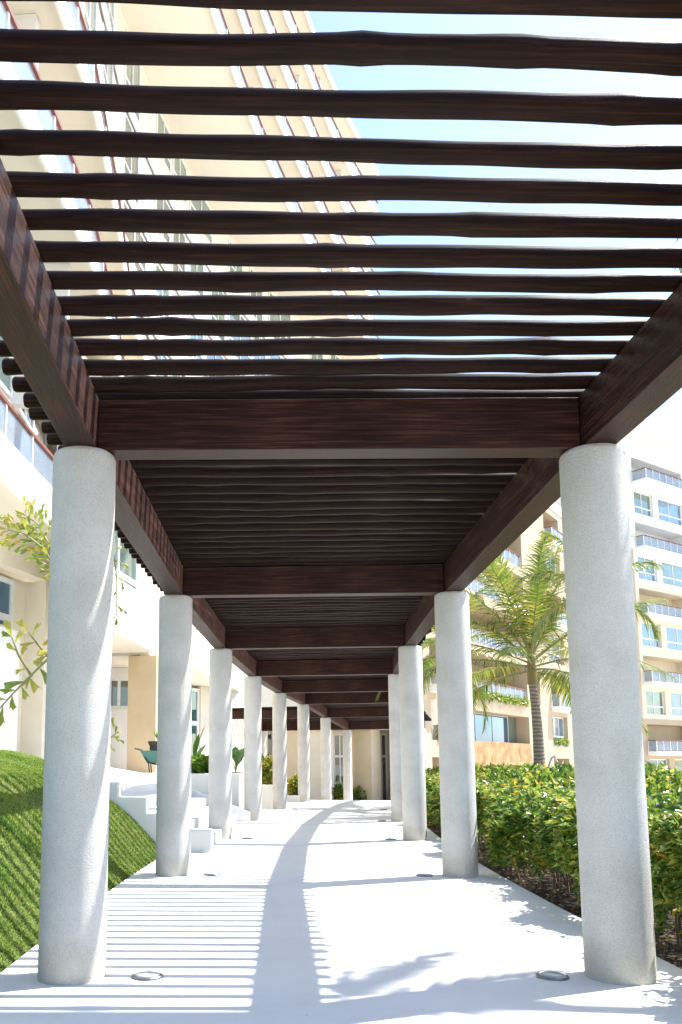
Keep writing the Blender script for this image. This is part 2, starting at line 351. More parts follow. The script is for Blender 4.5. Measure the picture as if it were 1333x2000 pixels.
# ------------------------------------------------------------------ in-ground lights
LAB = {(0, -1): 'round in-ground light in the floor by the nearest left column', (0, 1): 'round in-ground light in the floor by the nearest right column',
 (1, -1): 'in-ground light among stripe shadows by the second left column', (1, 1): 'in-ground light in shadow at the foot of the second right column',
 (2, -1): 'small in-ground light by the third left column beside the stairs', (2, 1): 'in-ground light at the foot of the third right column',
 (3, -1): 'tiny in-ground light by the fourth column of the left row', (3, 1): 'tiny in-ground light by the fourth column of the right row',
 (4, -1): 'far in-ground light by the fifth column of the left row', (4, 1): 'far in-ground light by the fifth column of the right row'}
src = None
def uplight():
    r = thing('in_ground_light', 'x', 'floor light')
    MB().lathe([(.098, -.02), (.098, .006), (.092, .014), (.08, .017)], 40).build('rim', M['metal'], r)
    MB().lathe([(.0785, -.02), (.0785, .0185), (.05, .024), (.0, .026)], 40).build('lens', M['lens'], r); return r
m, t, b = newmat('frosted_lens'); b.inputs['Roughness'].default_value = .25; b.inputs['Coat Weight'].default_value = .6
t.links.new(ramp(t, noise(t, objco(t), 14, 3), [(.3, (.33, .36, .38)), (.7, (.45, .47, .48))]), b.inputs['Base Color']); M['lens'] = m
for i in range(5):
    for sgn in (-1, 1):
        if src is None: r = src = uplight()
        else:
            r = src.copy(); C.objects.link(r)
            for ch in src.children: c2 = ch.copy(); C.objects.link(c2); c2.parent = r
        p = arc(i, sgn*(HALF-(.46 if sgn < 0 else .41))); r.location = (p.x, p.y, .0); r.rotation_euler.z = random.uniform(0, 6)
        tag(r, LAB[(i, sgn)], 'floor light', 'in-ground lights along the column rows')

# ------------------------------------------------------------------ lawn bank
LS = [-2+i*.06 for i in range(int((1.62+2)/.06))]
def bankz(d, s):
    z = 1.60*(1-math.exp(-(max(d, 0)/1.12)**1.25))
    return z-.05+.03*math.sin(s*9+d*3)*min(1, d)+.02*math.sin(s*21+d*5)*min(1, d)
DS = [-.02, .08, .2, .35, .5, .7, .9, 1.15, 1.4, 1.7, 2.1, 2.6, 3.3, 4.5, 7]
V = []
for s in LS:
    for d in DS:
        p = arc(s, -2.13-d); V.append((p.x, p.y, bankz(d, s) if d > 0 else -.05))
nd_ = len(DS)
bk = MB().add(V, [(j*nd_+i, (j+1)*nd_+i, (j+1)*nd_+i+1, j*nd_+i+1) for j in range(len(LS)-1) for i in range(nd_-1)], True)
tag(bk.build('grass_bank', M['turf']), kind='structure')
N = 210000
u = RNG.random(N); ss = -.6+(1.56+.6)*RNG.random(N); d = 2.6*u**1.15
t_ = TH+DTH*ss; px = X0+RAD*(math.cos(TH)-np.cos(t_)); py = Y0+RAD*(np.sin(t_)-math.sin(TH)); off = -2.13-d
px = px+off*np.cos(t_); py = py-off*np.sin(t_)
dd = np.minimum(1, d); pz = 1.60*(1-np.exp(-(d/1.12)**1.25))-.05+.03*np.sin(ss*9+d*3)*dd+.02*np.sin(ss*21+d*5)*dd-.005
P = np.stack([px, py, pz], 1)
dirv = np.stack([.35+.35*RNG.normal(size=N), .35*RNG.normal(size=N), np.full(N, .9)], 1); dirv /= np.linalg.norm(dirv, axis=1, keepdims=True)
side = RNG.normal(size=(N, 3)); side[:, 2] = 0; side /= np.linalg.norm(side, axis=1, keepdims=True)
hgt = RNG.uniform(.016, .042, N)[:, None]; wd = RNG.uniform(.003, .0065, N)[:, None]
mid = P+dirv*hgt*.6; tip = P+dirv*hgt+np.stack([RNG.normal(size=N), RNG.normal(size=N), np.zeros(N)-.4], 1)*hgt*.3
V = np.stack([P-side*wd, P+side*wd, mid+side*wd*.7, mid-side*wd*.7, tip], 1).reshape(-1, 3); i5 = np.arange(N)[:, None]*5
F = np.concatenate([i5+np.array([[0, 1, 2]]), i5+np.array([[0, 2, 3]]), i5+np.array([[3, 2, 4]])], 0)
tag(rawmesh('grass', V, F, M['grass']), 'short mown green grass covering the sloping bank left of the walkway', 'grass', kind='stuff')

# ------------------------------------------------------------------ stairs, terrace, planters
stt = thing('garden_stairs', 'white stairs with a stepped cheek wall climbing left from the walkway', 'stairs', (-1.5, 15.5, 0))
def pb(mb, name, mat, root, bevel=.012): return childloc(mb.build(name, mat, bevel=bevel), root)
EX = [-.66, -1.16, -1.62, -2.04, -2.5]; HZ = [.33, .58, .80, 1.02, 1.24]
mb = MB()
prof = [(EX[0], -.05)]
for k in range(5):
    prof.append((EX[k], HZ[k])); prof.append((EX[k+1] if k < 4 else -3.6, HZ[k]))
prof.append((-3.6, -.05)); n = len(prof)
vs = [(x, 12.62, z) for x, z in prof]+[(x, 12.80, z) for x, z in prof]
mb.add(vs, [tuple(range(n)), tuple(range(n, 2*n))[::-1]]+[(i, i+n, (i+1) % n+n, (i+1) % n) for i in range(n)])
pb(mb, 'cheek_wall', M['white2'], stt, .03)
for k in range(6):
    xn = -.78-.42*k; xf = -.30-.33*k-.15; z = .18*(k+1); o_ = MB()
    o_.prism([(xn, 12.803), (xn+.16-.02*k, 14.6), (xn*.5+xf*.5+.16, 16.8), (xf, 19.15), (-5.2, 19.15), (-5.2, 12.803)], .18*k-.05, z)
    pb(o_, 'step', M['white2'], stt, .02)
mb = MB(); vs = []
for x, z in ((-.16, .20), (-.7, .42), (-1.6, .76), (-2.6, 1.08), (-3.7, 1.26)):
    vs += [(x, 19.16, -.05), (x, 19.16, z), (x, 19.36, z), (x, 19.36, -.05)]
fs = [(0, 1, 2, 3), (19, 18, 17, 16)]
for i in range(4):
    p = 4*i; q = p+4; fs += [(p, q, q+1, p+1), (p+1, q+1, q+2, p+2), (p+2, q+2, q+3, p+3), (p+3, q+3, q, p)]
pb(mb.add(vs, fs), 'sloping_parapet', M['white2'], stt)
tag(MB().prism([(-5.18, 12.9), (-5.18, 19.4), (-1.9, 22.5), (-1.6, 28), (-14, 28), (-14, 12.9)], -.1, 1.0).build('terrace', M['white']), kind='structure')
tag(MB().prism([(-1.45, 28.02), (.0, 32), (1.2, 36), (-8, 44), (-14, 28.02)], -.6, .35).build('upper_terrace', M['white']), kind='structure')

def bush(name, P0, rx, ry, rz, n, L, W, mat, parent):
    u = RNG.normal(size=(n, 3)); u /= np.linalg.norm(u, axis=1, keepdims=True); rr = RNG.random(n)**.4
    lump = 1+.22*np.sin(u[:, 0]*5+P0[0])*np.cos(u[:, 1]*4+P0[1])+.15*np.sin(u[:, 2]*7)
    P = np.array(P0)+u*rr[:, None]*lump[:, None]*np.array([rx, ry, rz]); D = u+RNG.normal(size=(n, 3))*.5+np.array([0, 0, .35])
    return leaves(name, P, D, L*RNG.uniform(.6, 1.3, n), W*RNG.uniform(.6, 1.3, n), mat, parent)
def planter(pts, z0, z1, lab, boff, big=False, nleaf=700, rx=.5, rz=.25, L=.13):
    r = thing('planter', lab, 'planter', (pts[0][0], pts[0][1], z0), 'white planters along the left columns')
    pb(MB().prism(pts, z0, z1), 'planter_box', M['white2'], r, .02)
    cx = sum(p[0] for p in pts)/len(pts); cy = sum(p[1] for p in pts)/len(pts)
    q = [(cx+(p[0]-cx)*.93, cy+(p[1]-cy)*.9) for p in pts]
    pb(MB().prism(q, z1-.1, z1+.012), 'potting_soil', M['soil'], r, 0)
    return r, cx, cy
def plant(name, lab, cat, x, y, z, rx, rz, n, L, W, mat, grp=None, stems=7):
    r = thing(name, lab, cat, (x, y, z), grp)
    mb = MB()
    for k in range(stems):
        a = random.uniform(0, 6.28); rr = rx*.6*random.random()
        mb.tube([(x+.2*rr*math.cos(a), y+.2*rr*math.sin(a), z), (x+rr*math.cos(a), y+rr*math.sin(a), z+rz*1.5)], [.012, .006], 5)
    childloc(mb.build('stems', M['stem']), r)
    bush('foliage', (x, y, z+rz), rx, rx*.8, rz, n, L, W, mat, r); return r
planter([(-2.3, 19.9), (-.42, 19.75), (-.30, 21.6), (-2.2, 21.9)], -.05, 1.06, 'large white planter wall behind the stairs with shrubs on top', 0)
planter([(.12, 24.9), (.47, 24.6), (.60, 26.2), (.25, 26.5)], -.05, .68, 'narrow white planter between the fourth and fifth left columns', 0)
planter([(1.02, 29.0), (1.55, 28.9), (1.65, 30.2), (1.12, 30.3)], -.1, .22, 'low white planter box between the fifth and sixth left columns', 0)
plant('shrub', 'bright green shrub on the planter between the second and third left columns', 'shrub', -1.38, 20.3, 1.07, .42, .17, 1100, .14, .09, M['bright'], 'shrubs in the white planters')
plant('shrub', 'bushy yellow-green shrub in the narrow planter left of the fifth left column', 'shrub', .33, 25.3, .69, .26, .36, 900, .13, .09, M['fish'], 'shrubs in the white planters')
plant('shrub', 'round yellow-green shrub in the low box beside the sixth left column', 'shrub', 1.32, 29.5, .23, .34, .30, 900, .13, .08, M['fish'], 'shrubs in the white planters')
plant('shrub', 'small green and red shrub at the foot of the tall window', 'shrub', 4.45, 45.5, -.75, .75, .42, 900, .2, .1, M['hedge'], 'shrubs against the far wall')
plant('shrub', 'small round shrub against the far tan wall beside the last left column', 'shrub', 5.65, 46.0, -.75, .6, .35, 700, .2, .1, M['hedge'], 'shrubs against the far wall')
def broadleaf(lab, x, y, z, n, L, W, seed):
    r = thing('broadleaf_plant', lab, 'plant', (x, y, z), 'broad-leaved plants on the planters'); rr = random.Random(seed)
    for k in range(n):
        a = 2*PI*k/n+rr.uniform(-.3, .3); tilt = rr.uniform(.25, .75); Lk = L*rr.uniform(.7, 1.15); mb = MB(); vs = []; fs = []
        h = Vector((math.cos(a), math.sin(a), 0)); sd2 = Vector((-math.sin(a), math.cos(a), 0)); m_ = 9
        for i in range(m_+1):
            f = i/m_; el = PI/2-tilt*f*1.6
            p = Vector((x, y, z))+h*Lk*(f**1.5)*math.sin(tilt)+Vector((0, 0, Lk*(f-.28*tilt*f*f)))
            ww = W*(.06 if f < .35 else math.sin(PI*min(1, (f-.33)/.67))**.8)+.004; nn = Vector((0, 0, 1))
            vs += [p-sd2*ww+nn*ww*.3, p, p+sd2*ww+nn*ww*.3]
        for i in range(m_):
            p = 3*i; fs += [(p, p+1, p+4, p+3), (p+1, p+2, p+5, p+4)]
        childloc(mb.add(vs, fs, True).build('leaf', M['banana']), r)
broadleaf('dark broad-leaved plant on the planter between the third and fourth left columns', -.52, 20.4, 1.06, 8, .75, .10, 3)
broadleaf('dark broad-leaved plant behind the narrow planter between fourth and fifth left columns', .2, 26.2, .68, 7, 1.25, .10, 8)
broadleaf('tall single-leaved plant beside the third left column', -1.62, 21.4, 1.06, 5, 1.3, .07, 15)

# wheelbarrow with a stacked pot, at the top of the stairs
wb = thing('wheelbarrow', 'green wheelbarrow standing on the terrace beyond the second left column', 'wheelbarrow', (-2.55, 21.0, 1.0))
tr = MB(); vs = []
for z, a_, b_ in ((1.30, .20, .16), (1.60, .36, .27)):
    vs += [(-2.5-a_, 21-b_, z), (-2.5+a_, 21-b_, z), (-2.5+a_, 21+b_, z), (-2.5-a_, 21+b_, z)]
tr.add(vs, [(3, 2, 1, 0), (0, 1, 5, 4), (1, 2, 6, 5), (2, 3, 7, 6), (3, 0, 4, 7)]); o = pb(tr, 'tray', M['teal'], wb, 0); so_ = o.modifiers.new('thick', 'SOLIDIFY'); so_.thickness = .012
for sg in (-1, 1):
    pb(MB().tube([(-3.0, 21+sg*.22, 1.66), (-2.86, 21+sg*.22, 1.62), (-2.66, 21+sg*.2, 1.32), (-2.1, 21+sg*.08, 1.16)], .016, 8), 'handle', M['dark'], wb, 0)
    pb(MB().tube([(-2.66, 21+sg*.2, 1.32), (-2.62, 21+sg*.22, 1.01)], .015, 8), 'leg', M['dark'], wb, 0)
wh = MB(); ring = [(-2.08+.15*math.cos(a), 21, 1.17+.15*math.sin(a)) for a in [i*PI/10 for i in range(21)]]
pb(wh.tube(ring, .032, 8, False).tube([(-2.08, 20.92, 1.17), (-2.08, 21.08, 1.17)], .03, 8), 'wheel', M['dark'], wb, 0)
pt = thing('plant_pot', 'dark stacked nursery pots with a spiky seedling sitting in the wheelbarrow', 'pot', (-2.45, 21, 1.33))
pb(MB().lathe([(.15, 1.33), (.19, 1.42), (.17, 1.44), (.21, 1.54), (.18, 1.56), (.22, 1.67), (.20, 1.69), (.25, 1.80), (.26, 1.83), (.2, 1.84)], 24, -2.45, 21), 'pot', M['pot'], pt, 0)
n = 26; a = RNG.uniform(0, 6.28, n); D = np.stack([np.cos(a)*.5, np.sin(a)*.5, np.full(n, 1.)], 1); P = np.tile(np.array([[-2.45, 21, 1.83]]), (n, 1))+D*.01
leaves('foliage', P, D, RNG.uniform(.15, .38, n), np.full(n, .035), M['bright'], pt, .2, .1)

# ------------------------------------------------------------------ building helpers
class Wall:
    """frame along A->B; u along, d depth inward (away from the viewer side), z up"""
    def __init__(s, A, B, side=1):
        s.A = Vector((A[0], A[1])); s.B = Vector((B[0], B[1])); s.L = (s.B-s.A).length; s.u = (s.B-s.A)/s.L; s.n = Vector((-s.u.y, s.u.x))*side
    def p(s, u, d): q = s.A+s.u*u+s.n*d; return (q.x, q.y)
    def box(s, mb, u0, u1, d0, d1, z0, z1): return mb.prism([s.p(u0, d0), s.p(u1, d0), s.p(u1, d1), s.p(u0, d1)], z0, z1)
def window(W, root, u0, u1, d, z0, z1, mat, vm=1, hm=(.3,), fr=.06, name='window'):
    f = MB(); W.box(f, u0, u1, d-.05, d+.03, z0, z0+fr); W.box(f, u0, u1, d-.05, d+.03, z1-fr, z1)
    W.box(f, u0, u0+fr, d-.05, d+.03, z0+fr, z1-fr); W.box(f, u1-fr, u1, d-.05, d+.03, z0+fr, z1-fr)
    for k in range(vm):
        c = u0+(u1-u0)*(k+1)/(vm+1); W.box(f, c-fr*.45, c+fr*.45, d-.045, d+.03, z0+fr, z1-fr)
    hs = fr*.7
    for h in hm:
        c = z0+(z1-z0)*h
        for k in range(vm+1):
            a = u0+(u1-u0)*k/(vm+1)+(fr if k == 0 else fr*.45); b2 = u0+(u1-u0)*(k+1)/(vm+1)-(fr if k == vm else fr*.45)
            W.box(f, a, b2, d-.042, d+.03, c-hs, c+hs)
    fo = childloc(f.build(name, M['frame']), root)
    g_ = MB(); W.box(g_, u0+fr*.5, u1-fr*.5, d-.012, d+.004, z0+fr*.5, z1-fr*.5)
    go = g_.build('pane', mat); go.parent = fo; go.matrix_parent_inverse = fo.matrix_world.inverted() if False else Matrix.Identity(4)
    go.matrix_parent_inverse = Matrix.Identity(4); return fo
def railing(pts, z, root, h=.95, name='railing', step=1.3):
    """glass balustrade along plan points; posts, glass and a red-brown handrail"""
    pts = [Vector((p[0], p[1])) for p in pts]
    posts = MB(); gl = MB(); hr = MB()
    for a, c in zip(pts[:-1], pts[1:]):
        W = Wall(a, c); n = max(1, round(W.L/step))
        for k in range(n):
            u0 = W.L*k/n; u1 = W.L*(k+1)/n; W.box(posts, u0-.025, u0+.025, -.03, .03, z, z+h-.03)
            W.box(gl, u0+.04, u1-.04, -.008, .008, z+.06, z+h-.06)
        W.box(hr, -.0, W.L, -.05, .05, z+h-.03, z+h+.035)
    W.box(posts, W.L-.05, W.L, -.03, .03, z, z+h-.03)
    ro = childloc(posts.build(name, M['frame']), root)
    for mb, nm_, mt in ((gl, 'glass', M['bglass']), (hr, 'handrail', M['rail'])):
        o = mb.build(nm_, mt); o.parent = ro
    return ro
def offs(pts, d):
    out = []; n = len(pts)
    for i, p in enumerate(pts):
        a = Vector(pts[max(i-1, 0)]); c = Vector(pts[min(i+1, n-1)]); u = (c-a).normalized(); nn = Vector((-u.y, u.x)); q = Vector(p)+nn*d; out.append((q.x, q.y))
    return out

# ------------------------------------------------------------------ hotel tower on the left (curved balconies)
tw = thing('hotel_tower', 'tall cream hotel tower with stacked curved balconies seen above the pergola poles', 'building', (-4, 30, 0))
PU = [(-3.0, 15.5), (-2.65, 19), (-2.1, 23), (-1.37, 26.3), (-.54, 29.5), (.38, 32.8), (1.47, 36), (2.72, 39.25), (4.13, 43.06), (5.58, 46.3), (7.73, 50.5), (8.1, 51.2)]
PU2 = [(6.5, 53.0), (7.2, 55.6), (8.2, 57.8), (9.0, 59.2)]
PL = [(-6.9, 8), (-6.5, 14), (-6.0, 19), (-5.5, 24.4), (-4.5, 29), (-3.3, 33.5), (-1.8, 38), (.2, 42.5), (2.6, 47), (5.2, 51)]
def ribbon(mb, pts, d0, d1, z0, z1):
    a = offs(pts, d0); c = offs(pts, d1)
    for i in range(len(pts)-1): pass
    mb.prism(a+c[::-1], z0, z1) if False else None
    n = len(pts); vs = []
    for i in range(n): vs += [(a[i][0], a[i][1], z0), (a[i][0], a[i][1], z1), (c[i][0], c[i][1], z1), (c[i][0], c[i][1], z0)]
    fs = [(0, 1, 2, 3), (4*n-1, 4*n-2, 4*n-3, 4*n-4)]
    for i in range(n-1):
        p = 4*i; q = p+4; fs += [(p, q, q+1, p+1), (p+1, q+1, q+2, p+2), (p+2, q+2, q+3, p+3), (p+3, q+3, q, p)]
    mb.add(vs, fs)
WM = [(-4.9, 10), (-4.75, 15), (-4.7, 20), (-4.6, 26), (-3.96, 29.6), (-3.0, 33.5), (-1.5, 38), (.5, 42.5), (3, 47), (5.4, 50.8)]
PE = [(-3.75, 8.5), (-3.5, 11), (-3.3, 13), (-3.15, 15.3), (-3.3, 19), (-3.6, 23), (-3.5, 27), (-3.0, 31), (-2.0, 35.5), (-.4, 40), (1.8, 44.5), (4.6, 49.8)]
FH = 3.2; ZR = 40.0
def twlevel(pts, zt, depth, walld, wallmat, seed, rail=True, railpts=None, wallpts=None):
    rr = random.Random(seed)
    mb = MB(); ribbon(mb, pts, .06, depth, zt-.24, zt-.02); childloc(mb.build('floor_slab', M['soffit']), tw)
    mb = MB(); ribbon(mb, pts, 0, .055, zt-.42, zt+.06); childloc(mb.build('slab_edge', M['white2']), tw)
    wbase = wallpts or pts; mb = MB(); ribbon(mb, wbase, walld, walld+.25, zt-FH+.0, zt-.245); childloc(mb.build('wall', wallmat), tw)
    if rail: railing(offs(railpts or pts, .12), zt-.0, tw, .98, step=1.5)
    # partitions and windows
    wp = offs(wbase, walld)
    for i in range(len(wbase)-1):
        W = Wall(wp[i], wp[i+1]); 
        if W.L < 1: continue
        if (i+seed) % 2 == 0:
            part = MB(); W.box(part, .0, .22, -walld+.5, -.005, zt-FH+.07, zt-.25); childloc(part.build('partition', M['white']), tw)
        u = .3
        while u+1.5 < W.L:
            ww = rr.choice((1.6, 2.6)); ww = min(ww, W.L-u-.15)
            window(W, tw, u, u+ww, -.02, zt-FH+(.1 if rr.random() < .6 else .9), zt-.55, M['glass'] if rr.random() < .8 else M['glass_dark'], 1, (.3,), .07)
            u += ww+rr.choice((.3, .9))
for k in range(5):
    z = ZR-FH*k
    twlevel(PU, z, 7 if k == 4 else 3.0, 2.5 if k < 4 else 0, M['cream2'], k, rail=(k > 0), wallpts=WM[2:] if k == 4 else None)
    twlevel(PU2, z, 3.0, 1.6, M['cream'], k+1, rail=(k > 0))
for k in range(5, 8): twlevel(offs(WM, -.14), ZR-FH*k, .4, .14, M['white'], k, rail=False, wallpts=offs(WM, -.14))
for k in range(8, 10): twlevel(PE, ZR-FH*k, 2.2, 1.5, M['white'], k, rail=True)
# body mass behind the balconies and the roof
mb = MB(); a = offs(PU, 3.05); mb.prism(a+[(-14, 58), (-16, 12)], ZR-FH*4-.2, ZR-.25); childloc(mb.build('upper_wall', M['cream2']), tw)
mb = MB(); a = offs(WM, .26); mb.prism(a+[(-14, 58), (-16, 10)], 10.6, ZR-FH*4-.25); childloc(mb.build('middle_wall', M['cream2']), tw)
mb = MB(); a = offs(PL, 2.45); mb.prism(a+[(-14, 58), (-16, 8)], -.5, 10.59); childloc(mb.build('lower_wall', M['cream2']), tw)
mb = MB(); a = offs(PU2, 3.05); mb.prism(a+[(0, 66), (-6, 60)], -.5, ZR-.25); childloc(mb.build('rear_wall', M['cream']), tw)

# ------------------------------------------------------------------ two-storey wing on the left
wg = thing('hotel_wing', 'low cream and white hotel wing with glass balcony and tan pillar behind the left columns', 'building', (-5, 20, 0))
def wpart(mb, name, mat): return childloc(mb.build(name, mat), wg)
AP = [(-4.75, 9.5), (-4.5, 12.5), (-4.42, 14.5), (-4.34, 16), (-4.24, 17.4), (-4.18, 19.2)]
mb = MB(); ribbon(mb, AP, 0, .2, 6.32, 7.02); wpart(mb, 'balcony_fascia', M['white2'])
mb = MB(); ribbon(mb, AP, .203, 3.6, 6.5, 6.9); wpart(mb, 'balcony_soffit', M['soffit'])
railing(offs(AP, .1), 7.02, wg, .72, step=1.15)
mb = MB(); ribbon(mb, offs(AP, 3.2), 0, .3, 6.9, 10.5); wpart(mb, 'upper_storey_wall', M['cream2'])
# wall with recessed window
W = Wall((-6.3, 15.2), (-4.72, 20.6)); L = W.L; uw = 3.5; uj = 4.1
mb = MB(); W.box(mb, -1, L, 0, .3, 5.6, 6.49); W.box(mb, -1, L, .55, .8, .6, 5.595); W.box(mb, uj+.55, L, 0, .547, .6, 5.597)
wpart(mb, 'wall', M['cream2'])
mb = MB(); W.box(mb, -1, uj-.5, .0, .5, .6, 4.22); wpart(mb, 'lower_wall', M['white'])
window(W, wg, -.9, uw+.5, .5, 4.28, 5.5, M['glass_blue'], 1, (.25,), .12)
mb = MB(); W.box(mb, L-.75, L+.02, -.14, -.003, .6, 5.45); wpart(mb, 'pier', M['white2'])
# white projecting box with window above
BP = [(-3.6, 17.4), (-3.35, 18.1), (-2.98, 20.6), (-2.76, 23.0)]
mb = MB(); ribbon(mb, BP, 0, .14, 4.3, 5.55); wpart(mb, 'parapet', M['white2'])
mb = MB(); ribbon(mb, [(-3.13, 19.6)]+BP[2:], .143, 4.0, 4.32, 4.6); wpart(mb, 'parapet_soffit', M['soffit'])
W2 = Wall((-4.02, 17.5), (-2.93, 23.4)); mb = MB(); W2.box(mb, -.0, W2.L+3.2, .08, .3, 4.61, 10.6); wpart(mb, 'set_back_wall', M['cream2'])
window(W2, wg, .2, 4.6, 0.03, 5.0, 8.0, M['glass'], 2, (.33,), .11)
mb = MB(); mb.prism([(-3.62, 23.6), (-2.80, 23.35), (-2.62, 24.3), (-3.5, 24.5)], .9, 4.29); wpart(mb, 'pillar', M['tan'])
mb = MB(); mb.prism([(-5.6, 26.5), (-3.75, 26.7), (-3.75, 27), (-5.6, 26.8)], .9, 3.0).prism([(-5.6, 26.52), (-3.75, 26.72), (-3.75, 27), (-5.6, 26.8)], 4.0, 4.31); wpart(mb, 'ground_storey_wall', M['white'])
W3 = Wall((-5.55, 26.6), (-3.78, 26.75)); window(W3, wg, -.02, W3.L, 0.03, 3.0, 4.0, M['glass_dark'], 2, (), .1)
# second fascia further along and what is beneath it
DP = [(-3.0, 23.5), (-2.1, 26.3), (-1.55, 30), (-.92, 34), (-.66, 36.4)]
mb = MB(); ribbon(mb, DP, 0, .3, 4.3, 6.1); wpart(mb, 'canopy_fascia', M['cream2'])
mb = MB(); ribbon(mb, DP, .303, 5, 4.32, 4.6); wpart(mb, 'canopy_soffit', M['soffit'])
W4 = Wall((-3.6, 30.5), (-1.9, 33.6)); 
for q0, q1 in ((2.9, 6.5), (-3.2, -.02)): mb = MB(); W4.box(mb, q0, q1, .0, .3, .3, 4.31); wpart(mb, 'doorway_wall', M['cream2'])
window(W4, wg, .0, 2.88, .1, .95, 4.2, M['glass'], 2, (.58,), .13)
EP = [(-.66, 36.6), (.35, 40.5), (1.3, 43.3)]
mb = MB(); ribbon(mb, EP, 0.3, .8, 3.6, 6.2); wpart(mb, 'rear_fascia', M['cream2'])
mb = MB(); ribbon(mb, EP, .8, 1.2, -.9, 6.2); wpart(mb, 'rear_wall', M['tan'])
# far end building closing the view
fe = thing('end_pavilion', 'tan hotel front with tall white-framed windows closing the end of the walkway', 'building', (4, 46, -1))
def fpart(mb, name, mat): return childloc(mb.build(name, mat), fe)
def at(px, Y): return ((px-502.5)/1650*Y, Y)
segs = [(505, 44.0, 520, 44.2, 'wall', 'cream2'), (520, 44.6, 545, 44.8, 'win', 1), (545, 44.2, 603, 44.8, 'wall', 'tan'), (603, 44.6, 650, 45.2, 'wall', 'cream'),
        (650, 46.2, 677, 46.4, 'win', 1), (677, 46.2, 724, 46.6, 'wall', 'tan'), (724, 45.2, 742, 45.6, 'wall', 'cream'), (742, 46.6, 765, 46.8, 'win', 1), (765, 46.2, 860, 47.4, 'wall', 'cream')]
for a, Ya, c, Yc, k, mt in segs:
    W = Wall(at(a, Ya), at(c, Yc))
    if k == 'wall': mb = MB(); W.box(mb, .0, W.L, 0, 1.8, -1.5, 3.05); fpart(mb, 'wall', M[mt])
    else:
        window(W, fe, .02, W.L-.02, .1, -.95, 2.9, M['glass_dark'], 1, (.68,), .09)
        mb = MB(); W.box(mb, .0, W.L, -.02, 1.2, 2.9, 3.05); W.box(mb, .0, W.L, .25, 1.2, -1.5, 2.9); fpart(mb, 'window_surround', M['cream'])
mb = MB(); mb.prism([at(495, 44.0), at(690, 44.6), at(860, 45.4), at(870, 52), at(480, 52)], 3.06, 3.3); fpart(mb, 'soffit', M['soffit'])
mb = MB(); mb.prism([at(495, 43.8), at(690, 44.3), at(875, 45.2), at(880, 52.2), at(480, 52.2)], 3.305, 6.5); fpart(mb, 'fascia', M['cream2'])

# ------------------------------------------------------------------ hotel on the right beyond the hedge
hb = thing('hotel_block', 'large curved tan and white hotel block with recessed balconies beyond the hedge', 'building', (20, 60, -1))
FZ = -1.0; F3 = 3.1
def hpart(mb, name, mat): return childloc(mb.build(name, mat), hb)
VS = [at(829, 43.6), at(836, 44), at(858, 45.4), at(915, 48.5), at(1035, 57.5), at(1062, 60), at(1072, 61), at(1120, 66), at(1196, 71.5), at(1243, 74.5), at(1256, 75.3), at(1372, 81), at(1480, 84)]
def bay(a, c, u0, u1, lv, kind, wmat, depth=1.5, proj=0, pm=None, glassm='glass_blue'):
    """one storey of one bay: wall round an opening u0..u1, with a window or a loggia behind glass railing"""
    W = Wall(VS[a], VS[c]); z = FZ+F3*lv; L = W.L; mb = MB(); u0 *= L; u1 *= L
    if kind == 'pair':
        zb, zt = z+.4, z+2.6; us = [0, .06, .37, .46, .9, 1]
        for k, (f0, f1) in enumerate(zip(us[:-1], us[1:])):
            if k % 2 == 0: W.box(mb, f0*L, f1*L, 0, depth, z, z+F3)
            else:
                W.box(mb, f0*L, f1*L, 0, depth, z, zb); W.box(mb, f0*L, f1*L, 0, depth, zt, z+F3)
                window(W, hb, f0*L+.01, f1*L-.01, .28, zb, zt, M[glassm] if (lv+k) % 3 else M['glass'], 1, (.33,), .09)
                m2 = MB(); W.box(m2, f0*L, f1*L, .6, depth, zb, zt); hpart(m2, 'dark_room_block', M['dark'])  # dark block behind the panes, its colour standing in for the unlit room
        hpart(mb, 'wall', M[wmat]); return
    if kind == 'solid':
        W.box(mb, 0, L, 0, .4, z, z+F3); hpart(mb, 'wall', M[wmat]); return
    zb, zt = (z+.4, z+2.6) if kind == 'window' else (z+.1, z+2.6)
    W.box(mb, 0, u0, 0, depth, z, z+F3); W.box(mb, u1, L, 0, depth, z, z+F3)
    W.box(mb, u0, u1, 0, depth, zt, z+F3)
    W.box(mb, u0, u1, 0, depth, z, zb)
    if kind != 'window': W.box(mb, u0, u1, depth-.1, depth, zb, zt)
    hpart(mb, 'wall', M[wmat])
    if kind == 'window':
        window(W, hb, u0+.01, u1-.01, .35 if depth > 1 else .2, zb, zt, M[glassm], 2 if u1-u0 > 2.6 else 1, (.33,), .09)
        mb = MB(); W.box(mb, u0, u1, .6, depth, zb, zt); hpart(mb, 'dark_room_block', M['dark'])  # opening filled with a dark block in place of the room's shade
    else:
        window(W, hb, u0+.3, min(u1-.3, u0+2.6), depth-.13, zb, zb+2.2, M['glass'], 1, (), .08)
        if proj:
            mb = MB(); W.box(mb, u0-.15, u1+.25, -proj, -.003, z-.2, z+.18); hpart(mb, 'balcony_slab', M['white2'])
            railing([W.p(u0-.1, -.06), W.p(u0-.1, -proj+.08), W.p(u1+.2, -proj+.08), W.p(u1+.2, -.06)], z+.18, hb, .95, step=1.1)
        else: railing([W.p(u0, .15), W.p(u1, .15)], zb, hb, .9, step=1.0)
